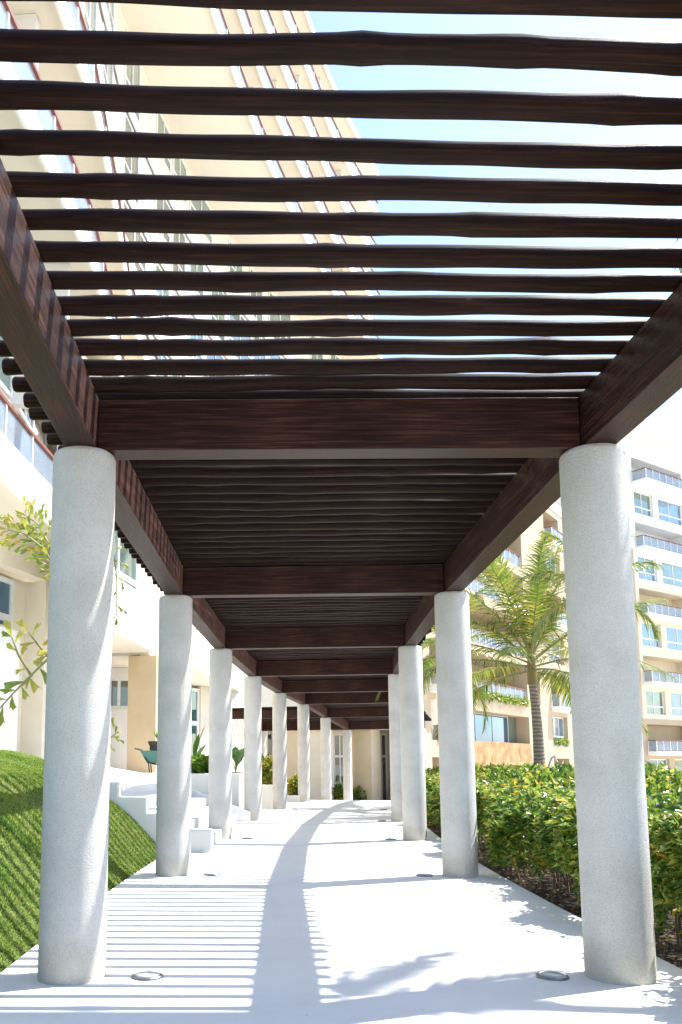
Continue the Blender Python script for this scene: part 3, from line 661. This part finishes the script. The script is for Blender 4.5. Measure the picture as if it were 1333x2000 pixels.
for lv in range(0, 10):
    top = lv >= 7; low = lv < 6; mid = lv < 7; wm = 'white' if top else 'sandy'; wm2 = 'white' if lv > 5 else ('cream' if lv > 1 else 'sandy')
    k1 = 'window' if lv % 2 else 'loggia'
    if low: bay(0, 1, .2, .8, lv, 'solid', 'sandy'); bay(1, 2, .25, .85, lv, 'window' if lv % 2 == 1 else 'loggia', 'sandy', 1.3, .8 if lv == 2 else 0)
    if low: bay(2, 3, .3, .7, lv, 'window', 'sandy')
    if lv >= 2 and mid: bay(3, 4, .03, .97, lv, 'loggia' if lv in (2, 4, 5, 7, 8) else 'loggia', 'sandy' if lv < 9 else 'white', 2.6)
    if mid: bay(4, 5, .1, .8, lv, 'loggia' if lv == 2 else 'solid', 'sandy', 1.5)
    if mid: bay(5, 6, 0, 1, lv, 'solid', 'sandy')
    if mid: bay(6, 7, .12, .72, lv, ('window' if lv % 2 else 'loggia') if lv < 2 else ('loggia' if lv % 2 == 0 else 'window'), 'sandy' if lv < 8 else 'white', 1.5, .7 if lv % 2 == 0 and lv > 0 else 0)
    bay(7, 8, .2, .8, lv, 'window', wm2)
    bay(8, 9, .12, .86, lv, 'window' if lv % 2 == 1 else 'loggia', wm if lv in (7, 8, 9) else 'cream', 1.6, .5 if lv == 8 else 0)
    bay(9, 10, 0, 1, lv, 'solid', wm)
    bay(10, 11, .05, .9, lv, 'loggia' if lv % 2 == 1 else 'pair', wm2, 1.8, 1.5 if lv in (9,) else (.9 if lv % 2 else 0))
    bay(11, 12, .2, .8, lv, 'loggia' if lv % 2 else 'window', wm2, 1.6)
zr = FZ+F3*10
mb = MB(); q = offs(VS, .4) ; ribbon(mb, VS[7:], .005, 3.5, zr, zr+1.6); hpart(mb, 'parapet_wall', M['white'])
for v0, v1, nl in ((0, 4, 6), (3, 8, 7)):
    mb = MB(); ribbon(mb, VS[v0:v1], -.02 if v0 == 0 else -.05, 2.4, FZ+F3*nl+.003, FZ+F3*nl+.8); hpart(mb, 'parapet_wall', M['cream2'])
mb = MB(); ribbon(mb, VS[7:], -2.6, 9, zr+1.605, zr+2.05); hpart(mb, 'roof', M['white'])
mb = MB(); ribbon(mb, VS[7:], 2.7, 8, FZ-.5, zr-.01); ribbon(mb, VS[3:8], 2.68, 6, FZ-.5, FZ+F3*7-.01); hpart(mb, 'core_wall', M['sandy'])
mb = MB(); ribbon(mb, VS[:4], 1.52, 2.0, FZ-.5, FZ+F3*6-.01); hpart(mb, 'core_wall', M['sandy'])
# lounge front: big blue window over stone cladding
W = Wall(VS[3], VS[4]); L = W.L
mb = MB(); W.box(mb, 0, L, .0, 2.6, 4.35, 5.197); W.box(mb, 0, .3, 0, 2.6, -1, 4.35); W.box(mb, L-.25, L, 0, 2.6, -1, 4.35); hpart(mb, 'wall', M['sandy'])
window(W, hb, .32, L*.82, .9, 2.6, 4.33, M['lounge'] if 'lounge' in M else M['glass_blue'], 2, (), .03)
mb = MB(); W.box(mb, L*.82, L-.26, .9, 1.1, 2.3, 4.34); hpart(mb, 'side_glazing', M['glass'])
mb = MB(); W.box(mb, .3, L*.965, -.15, .85, 1.15, 2.55); W.box(mb, .3, 1.0, -.15, .85, -1.2, 1.15); W.box(mb, L*.74, L*.965, -.15, .85, -1.2, 1.15); hpart(mb, 'stone_cladding', M['clad'])
mb = MB(); W.box(mb, 1.0, L*.74, .9, 1.2, -1.2, 1.6); hpart(mb, 'entrance_glass', M['glass_dark'])
# terrace planting hanging over the balcony edge
for (a, c, zz, n, f0, f1) in ((3, 4, 5.3, 1500, .02, .95), (6, 7, 2.85, 260, .15, .7)):
    Wq = Wall(VS[a], VS[c]); uu = RNG.uniform(Wq.L*f0, Wq.L*f1, n); P = np.array([list(Wq.p(x, -.02))+[zz] for x in uu])+RNG.normal(size=(n, 3))*np.array([.08, .08, .12])
    D = RNG.normal(size=(n, 3))*.6+np.array([-.2, -.5, .1]); o = leaves('terrace_plants', P, D, RNG.uniform(.15, .4, n), np.full(n, .07), M['hedge']); childloc(o, hb)

# ------------------------------------------------------------------ hedge right of the walkway
hg = thing('hedge', 'dense leafy green hedge with bare lower stems along the right edge of the walkway', 'hedge', arc(.5, 3.2))
def hedgetop(s, o): return .93+.12*np.sin(s*7.1+o*2)+.09*np.sin(s*15+o*5)+.05*np.sin(s*31-o*9)+.06*np.minimum(1, (o-2.3))
def arcn(s, off):
    t_ = TH+DTH*s; x = X0+RAD*(math.cos(TH)-np.cos(t_)); y = Y0+RAD*(np.sin(t_)-math.sin(TH)); return x+off*np.cos(t_), y-off*np.sin(t_)
def hedge_part(s0, s1, n, L, W, o0=2.22, o1=5.6):
    s = RNG.uniform(s0, s1, n); r = RNG.random(n)
    top = hedgetop(s, o0+.5); face = .13*np.sin(s*11)+.12*np.sin(s*23+1)+.05*np.sin(s*51)
    isf = RNG.random(n) < .45
    o = np.where(isf, o0+.05+face+np.abs(RNG.normal(size=n))*.20, RNG.uniform(o0+.1, o1, n))
    top = hedgetop(s, o); bot = .24+.17*np.sin(s*19)+.08*np.sin(s*43)
    edge = np.clip((o-o0-face)/.5, .05, 1); top = top*(.72+.28*np.sqrt(edge))
    z = np.where(isf, bot+(top-bot)*RNG.random(n)**.8, top-np.abs(RNG.normal(size=n))*.10)
    x, y = arcn(s, o); z = z+np.where(s > 5.3, -(s-5.3)*.3, 0)
    t_ = TH+DTH*s; D = np.stack([-np.cos(t_)*isf, np.sin(t_)*isf-.15, np.where(isf, .25, .75)], 1)+RNG.normal(size=(n, 3))*.55
    return np.stack([x, y, z], 1), D, L*RNG.uniform(.6, 1.3, n), W*RNG.uniform(.7, 1.2, n)
bits = [hedge_part(-.75, .6, 25000, .092, .040), hedge_part(.6, 2.2, 24000, .11, .05), hedge_part(2.2, 7.5, 42000, .12, .065)]
# longer shoots with bigger glossy leaves poking out of the face
sh_s = RNG.uniform(-.7, 4, 620); P = []; D = []; LL = []
stm = MB()
for s_ in sh_s:
    o_ = 2.42+.10*math.sin(s_*11)+.10*math.sin(s_*23+1)+random.uniform(-.05, .12); z_ = random.uniform(.35, .95)
    x, y = arcn(np.array([s_]), o_); b0 = Vector((float(x[0]), float(y[0]), z_)); dr = Vector((-.8, random.uniform(-.5, .4), random.uniform(.3, .9))).normalized(); ln = random.uniform(.14, .3)
    for k in range(9):
        p = b0+dr*ln*k/8; a = random.uniform(0, 6.28); P.append(p); D.append(dr*.5+Vector((math.cos(a), math.sin(a), random.uniform(-.5, .4)))); LL.append(random.uniform(.07, .13))
bits.append((np.array([list(p) for p in P]), np.array([list(p) for p in D]), np.array(LL), np.array(LL)*.42))
leaves('foliage', *[np.concatenate([b_[i] for b_ in bits]) for i in range(4)], M['hedge'], hg, .22, .28)
for k in range(620):
    s_ = random.uniform(-.8, 5.5); o_ = random.uniform(2.36, 3.2); x, y = arcn(np.array([s_]), o_); x = float(x[0]); y = float(y[0])
    lean = random.uniform(-.3, .15); h_ = random.uniform(.45, .75); ly = random.uniform(-.12, .3)
    stm.tube([(x, y, -.09), (x+lean*.4, y+ly*.5, h_*.5), (x+lean*.6, y+ly, h_)], [.011, .008, .005], 5, False)
childloc(stm.build('stems', M['stem']), hg)
# fallen leaves on the bed
n = 2600; s = RNG.uniform(-.7, 4, n); o_ = RNG.uniform(2.14, 2.9, n); x, y = arcn(s, o_)
lt = leaves('leaf_litter', np.stack([x, y, np.full(n, -.062)+RNG.random(n)*.02], 1), np.stack([RNG.normal(size=n), RNG.normal(size=n), RNG.random(n)*.2], 1), RNG.uniform(.04, .09, n), RNG.uniform(.02, .04, n), M['litter'] if 'litter' in M else leafmat('dry_leaves', [(0, (.05, .03, .015)), (.6, (.12, .07, .03)), (1, (.22, .12, .04))], .1, .7), None, .15, .1)
tag(lt, 'dry brown fallen leaves scattered on the soil under the hedge', 'leaf litter', kind='stuff')

# ------------------------------------------------------------------ coconut palms
def frond(root, base, az, el, L, droop, nl=46, seed=0, ll=.62):
    rr = random.Random(seed); h = Vector((math.cos(az), math.sin(az), 0)); m_ = 16; pts = []; p = Vector(base); e = el
    for i in range(m_+1):
        pts.append(p.copy()); e -= droop/m_*(.35+1.3*i/m_); p = p+(h*math.cos(e)+Vector((0, 0, math.sin(e))))*L/m_
    ra = childloc(MB().tube(pts, [.026*(1-.85*i/m_)+.003 for i in range(m_+1)], 6).build('frond', M['rachis']), root)
    vs = []; fs = []; side0 = Vector((-h.y, h.x, 0))
    for j in range(nl):
        f = .14+.86*j/(nl-1); x = f*m_; i = min(m_-1, int(x)); q = pts[i].lerp(pts[i+1], x-i); tan = (pts[i+1]-pts[i]).normalized(); up = side0.cross(tan).normalized()
        if up.z < 0: up = -up
        l0 = ll*(.35+.65*math.sin(PI*min(1, f*.85+.12)))*(1 if f < .9 else .75)
        for sg in (-1, 1):
            if rr.random() < .04: continue
            l = l0*rr.uniform(.8, 1.12); d = (side0*sg*.8+tan*(.45+.45*f)+up*rr.uniform(-.05, .32)).normalized(); wv_ = up.cross(d).normalized() if up.cross(d).length > .1 else tan
            wv_ = (tan-d*tan.dot(d)).normalized(); c = len(vs); K = 5; pp = q.copy(); dd2 = d.copy(); g_ = rr.uniform(.10, .36)
            for k in range(K):
                wdt = .020*(1-(k/(K-1))**1.6)+.0015; vs += [pp-wv_*wdt, pp+wv_*wdt]
                dd2 = (dd2+Vector((0, 0, -g_))).normalized(); pp = pp+dd2*l/(K-1)
            fs += [(c+2*k, c+2*k+1, c+2*k+3, c+2*k+2) for k in range(K-1)]
    lo = MB().add(vs, fs).build('leaflets', M['palm']); lo.parent = ra
def palm(lab, base, top, nf, L, seed, r0=.19, ll=.62, elr=(-.35, 1.35), azs=None, nl=46, dr=1.15):
    r = thing('coconut_palm', lab, 'palm tree', base, 'coconut palms around the walkway'); rr = random.Random(seed)
    b = Vector(base); t2 = Vector(top); n = 22; pts = []; rad = []
    for i in range(n+1):
        f = i/n; p = b.lerp(t2, f)+Vector((.12*math.sin(f*2.6), .05*math.sin(f*4), 0)); pts.append(p); rad.append(r0*(1.25-.5*f+.22*math.exp(-f*9))*(1+.035*(i % 2)))
    childloc(MB().tube(pts, rad, 16).build('trunk', M['bark']), r); tp = pts[-1]
    childloc(MB().tube([tp-Vector((0, 0, .08)), tp+Vector((0, 0, .3)), tp+Vector((0, 0, .75)), tp+Vector((0, 0, 1.15))], [r0*.95, r0*.95, r0*.6, r0*.3], 12).build('crownshaft', M['crown']), r)
    for k in range(nf):
        az = (k*2.39996+rr.uniform(-.2, .2)) if azs is None else azs[k]; u = k/(nf-1); el = elr[0]+(elr[1]-elr[0])*u+rr.uniform(-.1, .1)
        z = .25+.7*u
        frond(r, tp+Vector((.08*math.cos(az), .08*math.sin(az), z)), az, el, L*rr.uniform(.85, 1.1)*(1-.12*u), dr-.45*u+rr.uniform(-.1, .15), seed=seed*50+k, ll=ll, nl=nl)
    return r
palm('coconut palm with ringed trunk standing behind the hedge between the right columns', (7.25, 22, -.1), (7.12, 22, 3.4), 27, 3.45, 4, r0=.135, ll=.74, elr=(-.12, 1.52), nl=58, dr=.9)
palm('coconut palm whose fronds droop either side of the second right column', (6.05, 26, -.1), (5.75, 25.8, 4.1), 15, 2.8, 9, r0=.15, elr=(-.6, 1.4), nl=54)
palm('coconut palm mostly hidden by the nearest right column, tips showing to its right', (8.6, 19.5, -.1), (7.75, 19.4, 4.9), 11, 1.75, 14, elr=(-.2, 1.2))
near_palm = palm('tall coconut palm beside the near right of the walkway, only frond tips showing', (7.5, 3.7, -.1), (4.98, 6.62, 7.4), 6, 1.6, 21, r0=.09, ll=.36, elr=(-.62, 1.0), azs=[2.2, .55, 1.05, .1, 1.4, -.5], nl=28)
frond(near_palm, (5.0, 6.75, 8.0), 2.2, -.7, 2.45, .7, nl=40, seed=999, ll=.42)

# ------------------------------------------------------------------ fishtail palm behind the first left column
ft = thing('fishtail_palm', 'yellow-green fishtail palm on the grass behind the nearest left column', 'palm tree', (-1.78, 8.1, .3))
tps = [Vector((-1.78, 8.1, .2)), Vector((-1.74, 8.1, 1.4)), Vector((-1.76, 8.05, 2.6)), Vector((-1.72, 8.1, 3.5))]
childloc(MB().tube(tps, [.05, .045, .035, .02], 10).build('trunk', M['stem']), ft)
def fishfrond(pts, n, size, seed, droopy=.3, two=True):
    rr = random.Random(seed); P = [Vector(p) for p in pts]
    st_ = childloc(MB().tube(P, [.012*(1-.7*i/(len(P)-1))+.002 for i in range(len(P))], 6).build('frond', M['rachis']), ft); vs = []; fs = []
    def wedge(b, d, l, w_, nn):
        c = len(vs); d = d.normalized(); s_ = d.cross(nn).normalized(); nn = s_.cross(d)
        j = [rr.uniform(.75, 1.1) for _ in range(5)]; wd_ = [-.5, -.26, .02, .28, .5]
        vs.append(b); mid_ = [b+d*l*.55+s_*w_*.6*x+nn*.12*l*(.5-abs(x)) for x in wd_]; end = [b+d*l*jj+s_*w_*x-nn*l*.22*jj for jj, x in zip(j, wd_)]
        vs.extend(mid_); vs.extend(end)
        for k in range(4): fs.append((c, c+1+k, c+2+k)); fs.append((c+1+k, c+6+k, c+7+k, c+2+k))
    m_ = len(P)-1
    for i in range(n):
        f = .18+.82*i/(n-1); x = f*m_; k = min(m_-1, int(x)); q = P[k].lerp(P[k+1], x-k); tan = (P[k+1]-P[k]).normalized(); sg = 1 if i % 2 else -1
        sd_ = tan.cross(Vector((0, -1, 0))).normalized()*sg; br_ = (sd_*.75+tan*.7+Vector((0, rr.uniform(-.6, .6), -.1))).normalized()
        for h_ in range(3 if two else 1):
            b_ = q+br_*size*.6*h_; wedge(b_, br_+Vector((rr.uniform(-.5, .5), rr.uniform(-.6, .3), rr.uniform(-.45, .45))), size*rr.uniform(.8, 1.25), size*rr.uniform(.35, .62), Vector((rr.uniform(-.4, .4), -1, rr.uniform(-.2, .7))))
    wedge(P[-1], P[-1]-P[-2], size*1.2, size*.6, Vector((0, -1, .3)))
    lo = MB().add(vs, fs).build('leaflets', M['fish']); lo.parent = st_
def U(px, py, Y): return ((px-502.5)/1650*Y, Y, EYE+(1489-py)/1650*Y)
fishfrond([U(130, 1180, 8.1), U(105, 1110, 7.9), U(75, 1060, 7.8), U(35, 1030, 7.7), U(2, 1022, 7.7)], 24, .10, 1)
fishfrond([U(130, 1180, 8.1), U(108, 1105, 8.1), U(85, 1050, 8.1), U(62, 1010, 8.1), U(40, 995, 8.0)], 20, .10, 2)
fishfrond([U(140, 1240, 8.1), U(100, 1275, 7.8), U(60, 1315, 7.5), U(25, 1352, 7.3), U(-10, 1392, 7.2)], 15, .15, 3, two=False)
fishfrond([U(100, 1290, 7.9), U(70, 1255, 7.7), U(50, 1230, 7.6)], 5, .12, 6, two=False)
fishfrond([U(60, 1318, 7.6), U(32, 1275, 7.4), U(18, 1240, 7.3)], 5, .12, 7, two=False)
fishfrond([U(160, 1180, 8.2), U(190, 1090, 8.3), U(212, 1050, 8.5), U(222, 1110, 8.7), U(224, 1200, 8.8)], 12, .075, 4)
fishfrond([U(160, 1470, 8.2), U(185, 1455, 8.3), U(208, 1446, 8.5), U(226, 1432, 8.6)], 7, .075, 5)

# closed pool parasol beyond the hedge
cp = thing('closed_parasol', 'closed pale parasol on a curved metal arm beyond the hedge right of the palm trunk', 'parasol', (12.7, 36, -.9))
arm = [U(1000, 1540, 36), U(1003, 1505, 36), U(1012, 1485, 36), U(1028, 1474, 36), U(1042, 1475, 36), U(1078, 1475, 36)]
arm = [U(1061, 1560, 36), U(1063, 1515, 36), U(1067, 1494, 36), U(1073, 1480, 36), U(1079, 1476, 36)]
childloc(MB().tube(arm, [.04]*5, 8).build('arm', M['metal']), cp)
a1 = Vector(U(1080, 1476, 36)); a2 = Vector(U(1090, 1560, 36)); n = 9; mb = MB(); vs = []; K = 16
for i in range(n+1):
    f = i/n; p = a1.lerp(a2, f); r_ = .02+.2*f**.8
    for k in range(K): th = 2*PI*k/K; q = r_*(1+.3*(k % 2)); vs.append((p.x+q*math.cos(th), p.y+q*math.sin(th), p.z))
mb.add(vs, [(i*K+k, i*K+(k+1) % K, (i+1)*K+(k+1) % K, (i+1)*K+k) for i in range(n) for k in range(K)], True)
childloc(mb.build('folded_canopy', M['canvas']), cp)
